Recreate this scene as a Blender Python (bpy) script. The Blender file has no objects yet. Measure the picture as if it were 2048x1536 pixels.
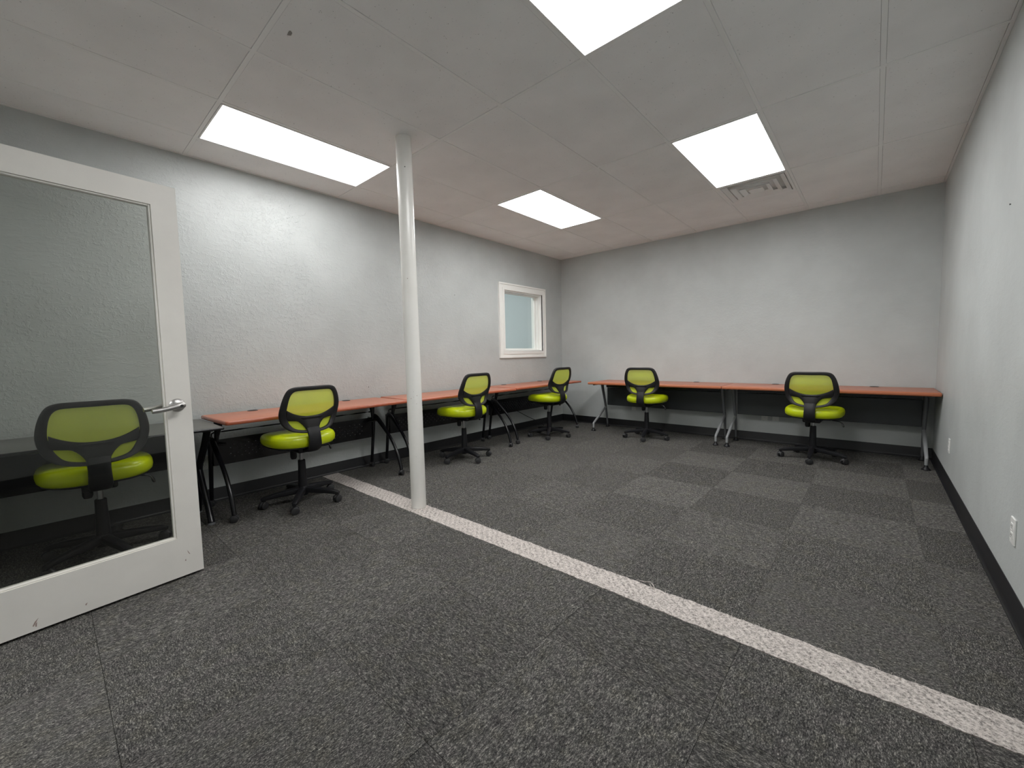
import bpy, bmesh, math, random
from mathutils import Vector, Matrix
random.seed(7)
S = bpy.context.scene
C = S.collection
PI = math.pi
H, W, YF = 2.737, 4.514, -6.36          # ceiling height, room width, inner face of the front wall (back wall is y=0)

# ---------------------------------------------------------------- camera, world, exposure
cam_d = bpy.data.cameras.new('camera'); cam = bpy.data.objects.new('camera', cam_d); C.objects.link(cam)
cam_d.sensor_fit = 'HORIZONTAL'; cam_d.sensor_width = 36.0; cam_d.lens = 823.35 * 36.0 / 2048.0
cam_d.clip_start = 0.02; cam_d.clip_end = 100
r_ = Vector((0.75115679, 0.65977071, -0.02158892)); u_ = Vector((-0.03013155, 0.06693869, 0.99730201)); f_ = Vector((-0.65943579, 0.74847967, -0.07016137))
m_ = Matrix((r_, u_, -f_)).transposed().to_4x4(); m_.translation = Vector((4.0425, -5.9057, 1.1486))
cam.matrix_world = m_
S.camera = cam
w_ = bpy.data.worlds.new('world'); S.world = w_; w_.use_nodes = True
w_.node_tree.nodes['Background'].inputs[0].default_value = (0.5, 0.52, 0.55, 1)
w_.node_tree.nodes['Background'].inputs[1].default_value = 0.25
S.view_settings.view_transform = 'Standard'; S.view_settings.look = 'None'
S.view_settings.gamma = 1.0; S.view_settings.use_curve_mapping = False
S.view_settings.exposure = 0.17
LIGHT = 13.2                               # radiance of the ceiling panels
try:
    S.cycles.max_bounces = 10; S.cycles.diffuse_bounces = 8; S.cycles.transparent_max_bounces = 12
except Exception: pass

# ---------------------------------------------------------------- materials
def new_mat(name):
    m = bpy.data.materials.new(name); m.use_nodes = True
    nt = m.node_tree; b = nt.nodes['Principled BSDF']
    return m, nt, b
def N(nt, t, **k):
    n = nt.nodes.new(t)
    for a, v in k.items():
        if a.startswith('i_'):
            n.inputs[a[2:].replace('_', ' ')].default_value = v
        else: setattr(n, a, v)
    return n
def coords(nt, scale=(1, 1, 1), rot=(0, 0, 0), kind='Object', jitter=False):
    tc = N(nt, 'ShaderNodeTexCoord'); mp = N(nt, 'ShaderNodeMapping')
    mp.inputs['Scale'].default_value = scale; mp.inputs['Rotation'].default_value = rot
    nt.links.new(tc.outputs[kind], mp.inputs['Vector'])
    if jitter:
        oi = N(nt, 'ShaderNodeObjectInfo'); ml = N(nt, 'ShaderNodeMath', operation='MULTIPLY'); ml.inputs[1].default_value = 37.0
        nt.links.new(oi.outputs['Random'], ml.inputs[0]); nt.links.new(ml.outputs[0], mp.inputs['Location'])
    return mp.outputs[0]
def noise(nt, vec, scale, detail=2, rough=.5):
    n = N(nt, 'ShaderNodeTexNoise'); n.inputs['Scale'].default_value = scale
    n.inputs['Detail'].default_value = detail; n.inputs['Roughness'].default_value = rough
    nt.links.new(vec, n.inputs['Vector']); return n.outputs['Fac']
def ramp(nt, fac, stops):
    r = N(nt, 'ShaderNodeValToRGB'); e = r.color_ramp.elements
    e[0].position, e[0].color = stops[0][0], (*stops[0][1], 1)
    e[1].position, e[1].color = stops[-1][0], (*stops[-1][1], 1)
    for p, c in stops[1:-1]:
        k = e.new(p); k.color = (*c, 1)
    nt.links.new(fac, r.inputs[0]); return r.outputs[0]
def mixc(nt, fac, a, b, mode='MIX'):
    m = N(nt, 'ShaderNodeMix', data_type='RGBA', blend_type=mode)
    for s, v in ((0, fac), (6, a), (7, b)):
        if isinstance(v, (int, float)): m.inputs[s].default_value = v
        elif isinstance(v, tuple): m.inputs[s].default_value = (*v, 1)
        else: nt.links.new(v, m.inputs[s])
    return m.outputs[2]
def math_(nt, op, a, b):
    m = N(nt, 'ShaderNodeMath', operation=op)
    for s, v in ((0, a), (1, b)):
        if isinstance(v, (int, float)): m.inputs[s].default_value = v
        else: nt.links.new(v, m.inputs[s])
    return m.outputs[0]
def bump(nt, b, height, strength, dist=.01):
    n = N(nt, 'ShaderNodeBump'); n.inputs['Strength'].default_value = strength; n.inputs['Distance'].default_value = dist
    nt.links.new(height, n.inputs['Height']); nt.links.new(n.outputs[0], b.inputs['Normal'])
def simple(name, col, rough=.5, metal=0.0, spec=.5, vary=.0, vscale=8, bumps=0, bscale=60, bdist=.002):
    m, nt, b = new_mat(name)
    b.inputs['Base Color'].default_value = (*col, 1); b.inputs['Roughness'].default_value = rough
    b.inputs['Metallic'].default_value = metal; b.inputs['Specular IOR Level'].default_value = spec
    v = coords(nt)
    if vary:
        f = noise(nt, v, vscale, 4, .6)
        nt.links.new(ramp(nt, f, [(.3, tuple(c * (1 - vary) for c in col)), (.7, tuple(min(1, c * (1 + vary)) for c in col))]), b.inputs['Base Color'])
    if bumps: bump(nt, b, noise(nt, v, bscale, 3, .6), bumps, bdist)
    return m

M = {}
def wall_mat(name, col, patchy, rough, seed):
    m, nt, b = new_mat(name)
    v = coords(nt); mp = N(nt, 'ShaderNodeMapping'); mp.inputs['Location'].default_value = (seed, seed * 2.1, seed * .7)
    nt.links.new(v, mp.inputs['Vector']); v = mp.outputs[0]
    big = noise(nt, v, 1.7, 5, .6)
    c = ramp(nt, big, [(.3, tuple(x * .90 for x in col)), (.7, tuple(x * 1.06 for x in col))])
    nt.links.new(c, b.inputs['Base Color'])
    b.inputs['Roughness'].default_value = rough
    # trowelled, knocked-down plaster: coarse crusty patches over a fine orange peel
    mask = ramp(nt, noise(nt, v, .9, 3, .6), [(.42, (.08,) * 3), (.62, (1,) * 3)])
    crust = ramp(nt, noise(nt, v, 38, 5, .65), [(.50, (0,) * 3), (.60, (1,) * 3)])
    vs = N(nt, 'ShaderNodeMapping'); vs.inputs['Scale'].default_value = (1, 1, 3.2); vs.inputs['Rotation'].default_value = (.5, .4, 0)
    nt.links.new(v, vs.inputs['Vector'])
    strokes = ramp(nt, noise(nt, vs.outputs[0], 11, 4, .6), [(.52, (0,) * 3), (.58, (1,) * 3)])
    peel = noise(nt, v, 120, 2, .5)
    h = math_(nt, 'ADD', math_(nt, 'MULTIPLY', mask, math_(nt, 'MULTIPLY', crust, 1.0)), math_(nt, 'MULTIPLY', strokes, .28))
    h = math_(nt, 'ADD', h, math_(nt, 'MULTIPLY', peel, .25))
    bump(nt, b, h, patchy, .004)
    return m
M['wall'] = wall_mat('wall_plaster_gloss', (.525, .55, .545), .56, .42, 3.3)
M['wall_soft'] = wall_mat('wall_plaster_smooth', (.53, .555, .55), .18, .5, 9.1)
M['wall_next'] = simple('next_room_paint', (.55, .60, .61), .6)

def carpet(name):
    m, nt, b = new_mat(name)
    v = coords(nt, (1, 2.1, 1), jitter=True)
    a = noise(nt, v, 110, 4, .8)
    c = noise(nt, v, 330, 1, .5)
    d = noise(nt, v, 45, 3, .7)
    f = math_(nt, 'ADD', math_(nt, 'ADD', math_(nt, 'MULTIPLY', a, .58), math_(nt, 'MULTIPLY', c, .22)), math_(nt, 'MULTIPLY', d, .20))
    col = ramp(nt, f, [(.38, (.006, .006, .006)), (.47, (.050, .049, .048)), (.54, (.115, .112, .105)), (.62, (.40, .385, .35))])
    hue = noise(nt, coords(nt, jitter=True), 14, 3, .6)
    tint = ramp(nt, hue, [(.35, (1.0, .97, .99)), (.5, (1, 1, 1)), (.65, (1.0, .985, .93))])
    col = mixc(nt, 1.0, col, tint, 'MULTIPLY')
    oi = N(nt, 'ShaderNodeObjectInfo')
    col = mixc(nt, 1.0, col, oi.outputs['Color'], 'MULTIPLY')
    nt.links.new(col, b.inputs['Base Color']); b.inputs['Roughness'].default_value = .95
    b.inputs['Specular IOR Level'].default_value = .15
    bump(nt, b, f, .9, .006)
    return m
M['carpet'] = carpet('carpet_loop')
def strip_mat():
    m, nt, b = new_mat('pale_carpet')
    v = coords(nt, (1, 1, 1))
    a = noise(nt, v, 120, 4, .75)
    w = N(nt, 'ShaderNodeTexWave', wave_type='BANDS', bands_direction='DIAGONAL'); w.inputs['Scale'].default_value = 14
    w.inputs['Distortion'].default_value = 3.0; w.inputs['Detail'].default_value = 3
    nt.links.new(v, w.inputs['Vector'])
    f = math_(nt, 'ADD', math_(nt, 'MULTIPLY', a, .95), math_(nt, 'MULTIPLY', w.outputs['Fac'], .05))
    nt.links.new(ramp(nt, f, [(.33, (.09, .08, .075)), (.45, (.38, .345, .32)), (.56, (.58, .53, .50)), (.7, (.75, .71, .67))]), b.inputs['Base Color'])
    b.inputs['Roughness'].default_value = .95
    bump(nt, b, f, .8, .005)
    return m
M['strip'] = strip_mat()
M['carpet_backing'] = simple('subfloor', (.03, .03, .03), .9)
def tile_mat():
    m, nt, b = new_mat('acoustic_tile')
    v = coords(nt, jitter=True)
    pits = ramp(nt, noise(nt, v, 85, 3, .7), [(.27, (.35, .35, .35)), (.33, (.93, .925, .92))])
    mott = ramp(nt, noise(nt, v, 3, 3, .5), [(.3, (.93, .93, .93)), (.7, (1, 1, 1))])
    nt.links.new(mixc(nt, 1.0, pits, mott, 'MULTIPLY'), b.inputs['Base Color'])
    b.inputs['Roughness'].default_value = .95; b.inputs['Specular IOR Level'].default_value = .1
    bump(nt, b, noise(nt, v, 85, 3, .7), .25, .003)
    return m
M['tile'] = tile_mat()
M['grid'] = simple('grid_paint', (.88, .88, .87), .5)
M['plenum'] = simple('plenum_dark', (.05, .05, .05), .9)
M['base'] = simple('black_vinyl', (.006, .006, .008), .45, vary=.2, vscale=5)
def paint_worn(name, col, rough):
    m, nt, b = new_mat(name)
    v = coords(nt)
    sc = N(nt, 'ShaderNodeMapping'); sc.inputs['Scale'].default_value = (1, 1, .5); nt.links.new(v, sc.inputs['Vector'])
    d = ramp(nt, noise(nt, sc.outputs[0], 26, 5, .75), [(.70, (1, 1, 1)), (.78, (.55, .53, .5))])
    e = ramp(nt, noise(nt, v, 4, 3, .6), [(.3, (.95, .945, .93)), (.7, (1, 1, 1))])
    c = mixc(nt, 1.0, mixc(nt, 1.0, col, d, 'MULTIPLY'), e, 'MULTIPLY')
    nt.links.new(c, b.inputs['Base Color']); b.inputs['Roughness'].default_value = rough
    bump(nt, b, noise(nt, v, 30, 3, .6), .12, .002)
    return m
M['column'] = paint_worn('column_gloss_white', (.88, .87, .84), .25)
M['door'] = simple('door_off_white', (.82, .795, .75), .42, vary=.03, vscale=5, bumps=.08, bscale=90)
M['scuff'] = simple('scuff_brown', (.38, .28, .25), .7)
M['white'] = simple('trim_white', (.90, .90, .87), .35)
M['plate'] = simple('plate_white', (.80, .80, .78), .3)
M['slot'] = simple('socket_slot', (.02, .02, .02), .5)
def panel_mat(k=1.0):
    m = bpy.data.materials.new('lit_diffuser'); m.use_nodes = True; nt = m.node_tree
    nt.nodes.remove(nt.nodes['Principled BSDF'])
    e = N(nt, 'ShaderNodeEmission'); e.inputs[0].default_value = (1.0, .995, .985, 1); e.inputs[1].default_value = LIGHT*k
    nt.links.new(e.outputs[0], nt.nodes['Material Output'].inputs[0]); return m
M['lamp'] = panel_mat()
M['steel'] = simple('satin_nickel', (.50, .49, .48), .40, 1.0)
M['chrome'] = simple('piston_steel', (.45, .45, .46), .3, 1.0)
def glass(name, tint, rough=0.0):
    m = bpy.data.materials.new(name); m.use_nodes = True; nt = m.node_tree
    nt.nodes.remove(nt.nodes['Principled BSDF'])
    t = N(nt, 'ShaderNodeBsdfTransparent'); t.inputs[0].default_value = (*tint, 1)
    g = N(nt, 'ShaderNodeBsdfGlossy'); g.inputs['Roughness'].default_value = rough
    ge = N(nt, 'ShaderNodeNewGeometry'); fr = N(nt, 'ShaderNodeFresnel')
    io = N(nt, 'ShaderNodeMapRange'); io.inputs[3].default_value = 1.5; io.inputs[4].default_value = 1/1.5
    nt.links.new(ge.outputs['Backfacing'], io.inputs[0]); nt.links.new(io.outputs[0], fr.inputs[0])
    mx = N(nt, 'ShaderNodeMixShader'); nt.links.new(fr.outputs[0], mx.inputs[0])
    nt.links.new(t.outputs[0], mx.inputs[1]); nt.links.new(g.outputs[0], mx.inputs[2])
    nt.links.new(mx.outputs[0], nt.nodes['Material Output'].inputs[0]); return m
M['door_glass'] = glass('tinted_door_glass', (.84, .85, .83))
M['glass'] = glass('clear_glass', (.95, .97, .96))
def cherry():
    m, nt, b = new_mat('cherry_laminate')
    v = coords(nt, (1.2, 14, 14))
    f = noise(nt, v, 5, 5, .6)
    nt.links.new(ramp(nt, f, [(.3, (.45, .165, .100)), (.7, (.55, .21, .128))]), b.inputs['Base Color'])
    b.inputs['Roughness'].default_value = .38
    return m
M['cherry'] = cherry()
M['edge'] = simple('cherry_edge_band', (.42, .11, .055), .17)
M['grey_top'] = simple('grey_laminate', (.13, .13, .12), .5, vary=.08)
M['black_metal'] = simple('black_powder_coat', (.006, .006, .008), .26, 0, .45)
M['dark_panel'] = simple('charcoal_panel', (.035, .04, .042), .45)
M['grey_metal'] = simple('grey_powder_coat', (.16, .165, .175), .42, .2)
M['silver'] = simple('silver_powder_coat', (.36, .37, .38), .4, .3)
M['plastic'] = simple('black_plastic', (.010, .010, .012), .42, 0, .35)
M['plastic_soft'] = simple('black_frame_plastic', (.018, .017, .018), .5, 0, .4, bumps=.1, bscale=300, bdist=.001)
M['rubber'] = simple('grey_wheel', (.03, .03, .032), .35)
M['lime'] = simple('lime_vinyl', (.52, .62, .008), .27, vary=.06, vscale=6, bumps=.12, bscale=10, bdist=.004)
def mesh_fabric():
    m = bpy.data.materials.new('lime_mesh'); m.use_nodes = True; nt = m.node_tree
    nt.nodes.remove(nt.nodes['Principled BSDF'])
    d = N(nt, 'ShaderNodeBsdfDiffuse'); d.inputs[0].default_value = (.78, .88, .09, 1)
    tl = N(nt, 'ShaderNodeBsdfTranslucent'); tl.inputs[0].default_value = (.78, .88, .09, 1)
    a = N(nt, 'ShaderNodeMixShader'); a.inputs[0].default_value = .35
    nt.links.new(d.outputs[0], a.inputs[1]); nt.links.new(tl.outputs[0], a.inputs[2])
    tr = N(nt, 'ShaderNodeBsdfTransparent'); tr.inputs[0].default_value = (.95, 1, .7, 1)
    mx = N(nt, 'ShaderNodeMixShader')
    v = coords(nt, (1, 1, 1)); f = noise(nt, v, 500, 1, .5)
    nt.links.new(math_(nt, 'ADD', math_(nt, 'MULTIPLY', f, .2), .13), mx.inputs[0])
    nt.links.new(a.outputs[0], mx.inputs[1]); nt.links.new(tr.outputs[0], mx.inputs[2])
    nt.links.new(mx.outputs[0], nt.nodes['Material Output'].inputs[0]); return m
M['mesh'] = mesh_fabric()

# ---------------------------------------------------------------- helpers
def obj(name, bm, mat, parent=None, smooth=False, mats=None):
    bmesh.ops.recalc_face_normals(bm, faces=bm.faces)
    me = bpy.data.meshes.new(name); bm.to_mesh(me); bm.free()
    for mm in (mats or [mat]): me.materials.append(mm)
    if smooth:
        for p in me.polygons: p.use_smooth = True
        if smooth != 'all':
            me.set_sharp_from_angle(angle=math.radians(38))
    o = bpy.data.objects.new(name, me); C.objects.link(o)
    if parent is not None: o.parent = parent
    return o
def empty(name, loc=(0, 0, 0), rz=0):
    o = bpy.data.objects.new(name, None); C.objects.link(o); o.location = loc; o.rotation_euler = (0, 0, rz)
    o.empty_display_size = .1
    return o
def tag(o, label, cat=None, group=None, kind=None):
    if label: o['label'] = label
    if cat: o['category'] = cat
    if group: o['group'] = group
    if kind: o['kind'] = kind
    return o
def box(bm, a, b, bev=0, seg=2, mi=0):
    x0, y0, z0 = a; x1, y1, z1 = b
    r = bmesh.ops.create_cube(bm, size=1, matrix=Matrix.Translation(((x0+x1)/2, (y0+y1)/2, (z0+z1)/2)) @ Matrix.Diagonal((abs(x1-x0), abs(y1-y0), abs(z1-z0), 1)))
    vs = r['verts']; fs = list({f for v in vs for f in v.link_faces})
    for f in fs: f.material_index = mi
    if bev:
        es = list({e for v in vs for e in v.link_edges})
        bmesh.ops.bevel(bm, geom=es, offset=bev, segments=seg, affect='EDGES', profile=.5)
def lathe(bm, prof, axis=(0, 0, 1), origin=(0, 0, 0), seg=20):
    q = Vector((0, 0, 1)).rotation_difference(Vector(axis)); o = Vector(origin)
    rings = []
    for r, z in prof:
        if r < 1e-6: rings.append([bm.verts.new(o + q @ Vector((0, 0, z)))])
        else: rings.append([bm.verts.new(o + q @ Vector((r*math.cos(2*PI*k/seg), r*math.sin(2*PI*k/seg), z))) for k in range(seg)])
    for A, B in zip(rings, rings[1:]):
        if len(A) == 1 and len(B) == 1: continue
        for k in range(seg):
            k2 = (k+1) % seg
            if len(A) == 1: bm.faces.new((A[0], B[k2], B[k]))
            elif len(B) == 1: bm.faces.new((A[k], A[k2], B[0]))
            else: bm.faces.new((A[k], A[k2], B[k2], B[k]))
    if len(rings[0]) > 1: bm.faces.new(rings[0][::-1])
    if len(rings[-1]) > 1: bm.faces.new(rings[-1])
def smooth_path(pts, n=6):
    P = [Vector(p) for p in pts]; out = []
    Q = [P[0]*2-P[1]] + P + [P[-1]*2-P[-2]]
    for i in range(1, len(Q)-2):
        a, b, c, d = Q[i-1:i+3]
        for k in range(n):
            t = k/n
            out.append(.5*((2*b)+(-a+c)*t+(2*a-5*b+4*c-d)*t*t+(-a+3*b-3*c+d)*t**3))
    out.append(P[-1]); return out
def tube(bm, pts, rad, seg=10, flat=1.0, side=(1, 0, 0)):
    P = [Vector(p) for p in pts]
    R = rad if isinstance(rad, (list, tuple)) else [rad]*len(P)
    if len(R) != len(P):
        R = [R[0]+(R[-1]-R[0])*i/(len(P)-1) for i in range(len(P))]
    rings = []
    ref = Vector(side)
    for i, p in enumerate(P):
        t = (P[min(i+1, len(P)-1)]-P[max(i-1, 0)]).normalized()
        a = (ref - t*ref.dot(t))
        if a.length < 1e-4: a = t.orthogonal()
        a.normalize(); b = t.cross(a)
        rings.append([bm.verts.new(p + R[i]*(a*math.cos(2*PI*k/seg)*flat + b*math.sin(2*PI*k/seg))) for k in range(seg)])
    for A, B in zip(rings, rings[1:]):
        for k in range(seg): bm.faces.new((A[k], A[(k+1) % seg], B[(k+1) % seg], B[k]))
    bm.faces.new(rings[0][::-1]); bm.faces.new(rings[-1])
def strip(bm, A, B, th, pw=.6, seg=14, closed=False, nrm=Vector((0, 1, 0))):
    """a solid band between the edge lines A and B, its section a rounded bar of thickness th"""
    rings = []
    n = len(A)
    for i in range(n):
        a, b = Vector(A[i]), Vector(B[i]); m = (a+b)/2; h = (b-a)/2
        t = th[i] if isinstance(th, (list, tuple)) else th
        if isinstance(nrm, list): nn = nrm[i]
        else: nn = nrm
        ring = []
        for k in range(seg):
            ph = 2*PI*k/seg; c, s = math.cos(ph), math.sin(ph)
            ring.append(bm.verts.new(m + h*math.copysign(abs(c)**pw, c) + nn*(t/2)*math.copysign(abs(s)**pw, s)))
        rings.append(ring)
    m_ = n if closed else n-1
    for i in range(m_):
        X, Y = rings[i], rings[(i+1) % n]
        for k in range(seg): bm.faces.new((X[k], X[(k+1) % seg], Y[(k+1) % seg], Y[k]))
    if not closed: bm.faces.new(rings[0][::-1]); bm.faces.new(rings[-1])
def children(o): return [c for c in bpy.data.objects if c.parent is o]
def copy_tree(o, parent=None):
    c = o.copy(); C.objects.link(c); c.parent = parent
    for ch in children(o): copy_tree(ch, c)
    return c

# ---------------------------------------------------------------- floor: carpet tiles laid quarter-turned, pale strip between them
T = .61
bm = bmesh.new(); box(bm, (-.2, YF-2.6, -.06), (W+.2, .2, -.012))
floor = tag(obj('floor', bm, M['carpet_backing']), 'dark charcoal carpet tile floor', kind='structure')
STRIP0, STRIP1 = -4.172, -4.018
def carpet_tile(x0, x1, y0, y1, odd, tone, g=.0002):
    bm = bmesh.new()
    w, d = (x1-x0)/2-g, (y1-y0)/2-g
    if odd: w, d = d, w
    box(bm, (-w, -d, -.012), (w, d, 0), .0009, 1)
    o = obj('carpet_tile', bm, M['carpet'], floor)
    o.location = ((x0+x1)/2, (y0+y1)/2, random.uniform(-.0006, 0)); o.rotation_euler = (0, 0, PI/2 if odd else 0)
    o.color = (*([tone]*3), 1)
X0 = .006
xs = [X0-.0+T*k for k in range(9)]
ys_back = [-.43-T*k for k in range(-1, 7)]
for j in range(len(ys_back)-1):
    y1, y0 = min(ys_back[j], 0.0), max(ys_back[j+1], STRIP1)
    if y1 <= STRIP1: break
    for i in range(8):
        x0, x1 = max(xs[i], 0), min(xs[i+1], W)
        if x1-x0 < .02: continue
        odd = (i+j) % 2 == 1
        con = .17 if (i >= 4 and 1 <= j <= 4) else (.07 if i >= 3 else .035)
        tone = 1.08 + (con if not odd else -con)*.9 + random.uniform(-.03, .03)  # sheen of the turned nap put into tile colour, strongest towards the right
        carpet_tile(x0, x1, y0, y1, odd, tone)
ys_f = [STRIP0, -4.615, -5.225, -5.835, -6.445, -7.055, -7.665, -8.275, -8.9]
xf = [2.462+T*k for k in range(-5, 5)]
for j in range(len(ys_f)-1):
    y1, y0 = ys_f[j], ys_f[j+1]
    for i in range(len(xf)-1):
        x0, x1 = max(xf[i], 0), min(xf[i+1], W)
        if x1-x0 < .02: continue
        odd = (i+j) % 2 == 1
        carpet_tile(x0, x1, y0, y1, odd, 1.0 + (.05 if odd else -.05) + random.uniform(-.03, .03), .0005)  # same nap sheen as tile colour, fainter in front of the strip
bm = bmesh.new()                            # the pale strip, its long edges ragged
n = 620; up, lo = [], []
jt = 0; jb = 0
for k in range(n+1):
    x = W*k/n
    jt = jt*.8+random.gauss(0, .0016); jb = jb*.8+random.gauss(0, .0016)
    up.append((x, STRIP1+.003+jt)); lo.append((x, STRIP0-.001+jb))
tv = [[bm.verts.new((x, y, z)) for x, y in L] for L, z in ((lo, -.008), (lo, .0035), (up, .0035), (up, -.008))]
for a, b in zip(tv, tv[1:]):
    for k in range(n): bm.faces.new((a[k], a[k+1], b[k+1], b[k]))
tag(obj('carpet_strip', bm, M['strip'], floor), 'pale grey textured carpet strip')
bm = bmesh.new()                            # frayed pale yarn standing up along the strip's edge
for k in range(110):
    x = random.uniform(.25, W-.05); e = random.random() < .75
    y = STRIP1+.003 if e else STRIP0; s = 1 if e else -1
    l = random.uniform(.006, .02)
    tube(bm, [(x, y-s*.003, .002), (x+random.uniform(-.5, .5)*l, y+s*l*.5, .005+l*.25), (x+random.uniform(-1, 1)*l, y+s*l, .003+l*.2)], .0007, 4)
o = obj('frayed_yarn', bm, M['strip'], floor); o['kind'] = 'stuff'
bm = bmesh.new(); c0 = Vector((3.243, -4.01, .004))
tube(bm, smooth_path([c0+Vector(p) for p in ((-.06, .012, .0), (-.03, .006, .006), (0, .008, .013), (.014, -.004, .018), (.028, -.012, .012), (.034, -.02, 0), (.02, -.018, .006), (.005, -.006, .012))]), .0018, 6)
tag(obj('loose_thread', bm, M['strip'], None, True), 'pale curled thread pulled loose on the edge of the light carpet strip', 'thread')

# ---------------------------------------------------------------- walls
def wall(name, boxes, mat, label=None):
    bm = bmesh.new()
    for a, b in boxes: box(bm, a, b)
    o = obj(name, bm, mat); tag(o, label, kind='structure'); return o
WY0, WY1, WZ0, WZ1 = -1.462, -.560, 1.205, 2.090           # window opening in the left wall
wt = .20
wall('wall_left', [((-wt, YF-.2, -.01), (0, WY0, H+.12)), ((-wt, WY1, -.01), (0, .2, H+.12)),
                   ((-wt, WY0, -.01), (0, WY1, WZ0)), ((-wt, WY0, WZ1), (0, WY1, H+.12))], M['wall'], 'grey trowel-textured plaster wall on the left')
WL = bpy.data.objects['wall_left']
for pts in ([(-4.330, 2.540), (-4.319, 2.557), (-4.27, 2.578), (-4.203, 2.586), (-4.182, 2.569), (-4.184, 2.527), (-4.213, 2.488), (-4.26, 2.475)],
            [(-4.36, 2.430), (-4.343, 2.436), (-4.303, 2.458), (-4.276, 2.469), (-4.242, 2.454), (-4.252, 2.43), (-4.288, 2.408)]):
    P3 = smooth_path([(-.0006, y, z) for y, z in pts], 5)
    bm = bmesh.new(); tube(bm, P3, [.0042-.0012*(k % 3) for k in range(len(P3))], 6)
    cy = sum(p.y for p in P3)/len(P3); cz = sum(p.z for p in P3)/len(P3); c0 = bm.verts.new((.0035, cy, cz))
    rim = [bm.verts.new((.0012, p.y, p.z)) for p in P3]
    for a, b in zip(rim, rim[1:]): bm.faces.new((a, b, c0))
    bm.faces.new((rim[-1], rim[0], c0))
    obj('plaster_blister', bm, M['wall'], WL, True)
wall('wall_back', [((-.0, 0, -.01), (W+.2, .15, H+.12))], M['wall_soft'], 'grey painted wall at the far end')
wall('wall_right', [((W, YF-.2, -.01), (W+.15, 0, H+.12))], M['wall_soft'], 'grey painted wall on the right')
DX0, DX1, DZ = 1.405, 2.345, 2.065
wall('wall_front', [((0, YF-.12, -.01), (DX0-.02, YF, H+.12)), ((DX1+.02, YF-.12, -.01), (W, YF, H+.12)), ((DX0-.02, YF-.12, DZ+.02), (DX1+.02, YF, H+.12))], M['wall_soft'], 'grey wall with the doorway behind the camera')
# a short hallway beyond the doorway
wall('wall_hall', [((-.2, YF-2.6, -.01), (W+.2, YF-2.5, H+.12)), ((-.3, YF-2.6, -.01), (-.2, YF-.2, H+.12)), ((W+.2, YF-2.6, -.01), (W+.3, YF-.2, H+.12)), ((-.2, YF-2.6, H), (W+.2, YF-.12, H+.12))], M['wall_soft'], 'grey hallway wall outside the doorway')
# the next room, seen through the small window
wall('wall_next_room', [((-2.3, -3.2, -.01), (-2.2, 1.2, H+.12)), ((-2.2, -.18, -.01), (-wt, -.08, H+.12)), ((-2.2, -3.3, -.01), (-wt, -3.2, H+.12)), ((-2.2, -3.3, H), (-wt, 0, H+.12)), ((-2.2, -3.3, -.06), (-wt, 0, -.01))], M['wall_next'], 'bluish grey wall of the next room')
bm = bmesh.new(); box(bm, (-1.55, -2.3, H-.012), (-.95, -1.2, H-.002))
o = obj('next_room_light', bm, simple('lamp_next', (1, 1, 1))); o.data.materials[0] = M['lamp']
tag(o, 'ceiling light panel of the next room behind the small window', 'ceiling light')
bm = bmesh.new(); box(bm, (1.0, -8.7, H-.012), (2.6, -7.5, H-.002))  # unseen panel added in the hallway to brighten the door and nearby floor
tag(obj('hallway_fill_light', bm, M['lamp']), 'unseen fill light panel added in the hallway to brighten the door side', 'ceiling light')
# doorway trim
bm = bmesh.new()
for a, b in (((DX0-.09, YF, 0), (DX0-.005, YF+.014, DZ+.08)), ((DX1+.005, YF, 0), (DX1+.09, YF+.014, DZ+.08)), ((DX0-.005, YF, DZ), (DX1+.005, YF+.014, DZ+.08)),
             ((DX0-.02, YF-.12, 0), (DX0, YF, DZ+.02)), ((DX1, YF-.12, 0), (DX1+.02, YF, DZ+.02)), ((DX0, YF-.12, DZ), (DX1, YF, DZ+.02))): box(bm, a, b, .002, 1)
tag(obj('trim_1', bm, M['white']), 'white doorway frame', kind='structure')
# baseboards: black vinyl cove base
def cove(name, p0, p1, n):
    bm = bmesh.new(); n = Vector(n); prof = [(0, .111), (.003, .112), (.004, .109), (.004, .022), (.008, .010), (.016, .004), (.017, .0), (0, 0)]
    rings = [[bm.verts.new(Vector(p)+n*d+Vector((0, 0, z))) for d, z in prof] for p in (p0, p1)]
    k = len(prof)
    for i in range(k): bm.faces.new((rings[0][i], rings[0][(i+1) % k], rings[1][(i+1) % k], rings[1][i]))
    bm.faces.new(rings[0]); bm.faces.new(rings[1][::-1])
    tag(obj(name, bm, M['base'], None, True), 'black vinyl baseboard', kind='structure')
cove('baseboard_left', (0, YF, 0), (0, 0, 0), (1, 0, 0))
cove('baseboard_back', (.004, 0, 0), (W-.004, 0, 0), (0, -1, 0))
cove('baseboard_right', (W, 0, 0), (W, YF, 0), (-1, 0, 0))
cove('baseboard_front', (0, YF, 0), (DX0-.095, YF, 0), (0, 1, 0))
cove('baseboard_front', (DX1+.095, YF, 0), (W, YF, 0), (0, 1, 0))

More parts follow.
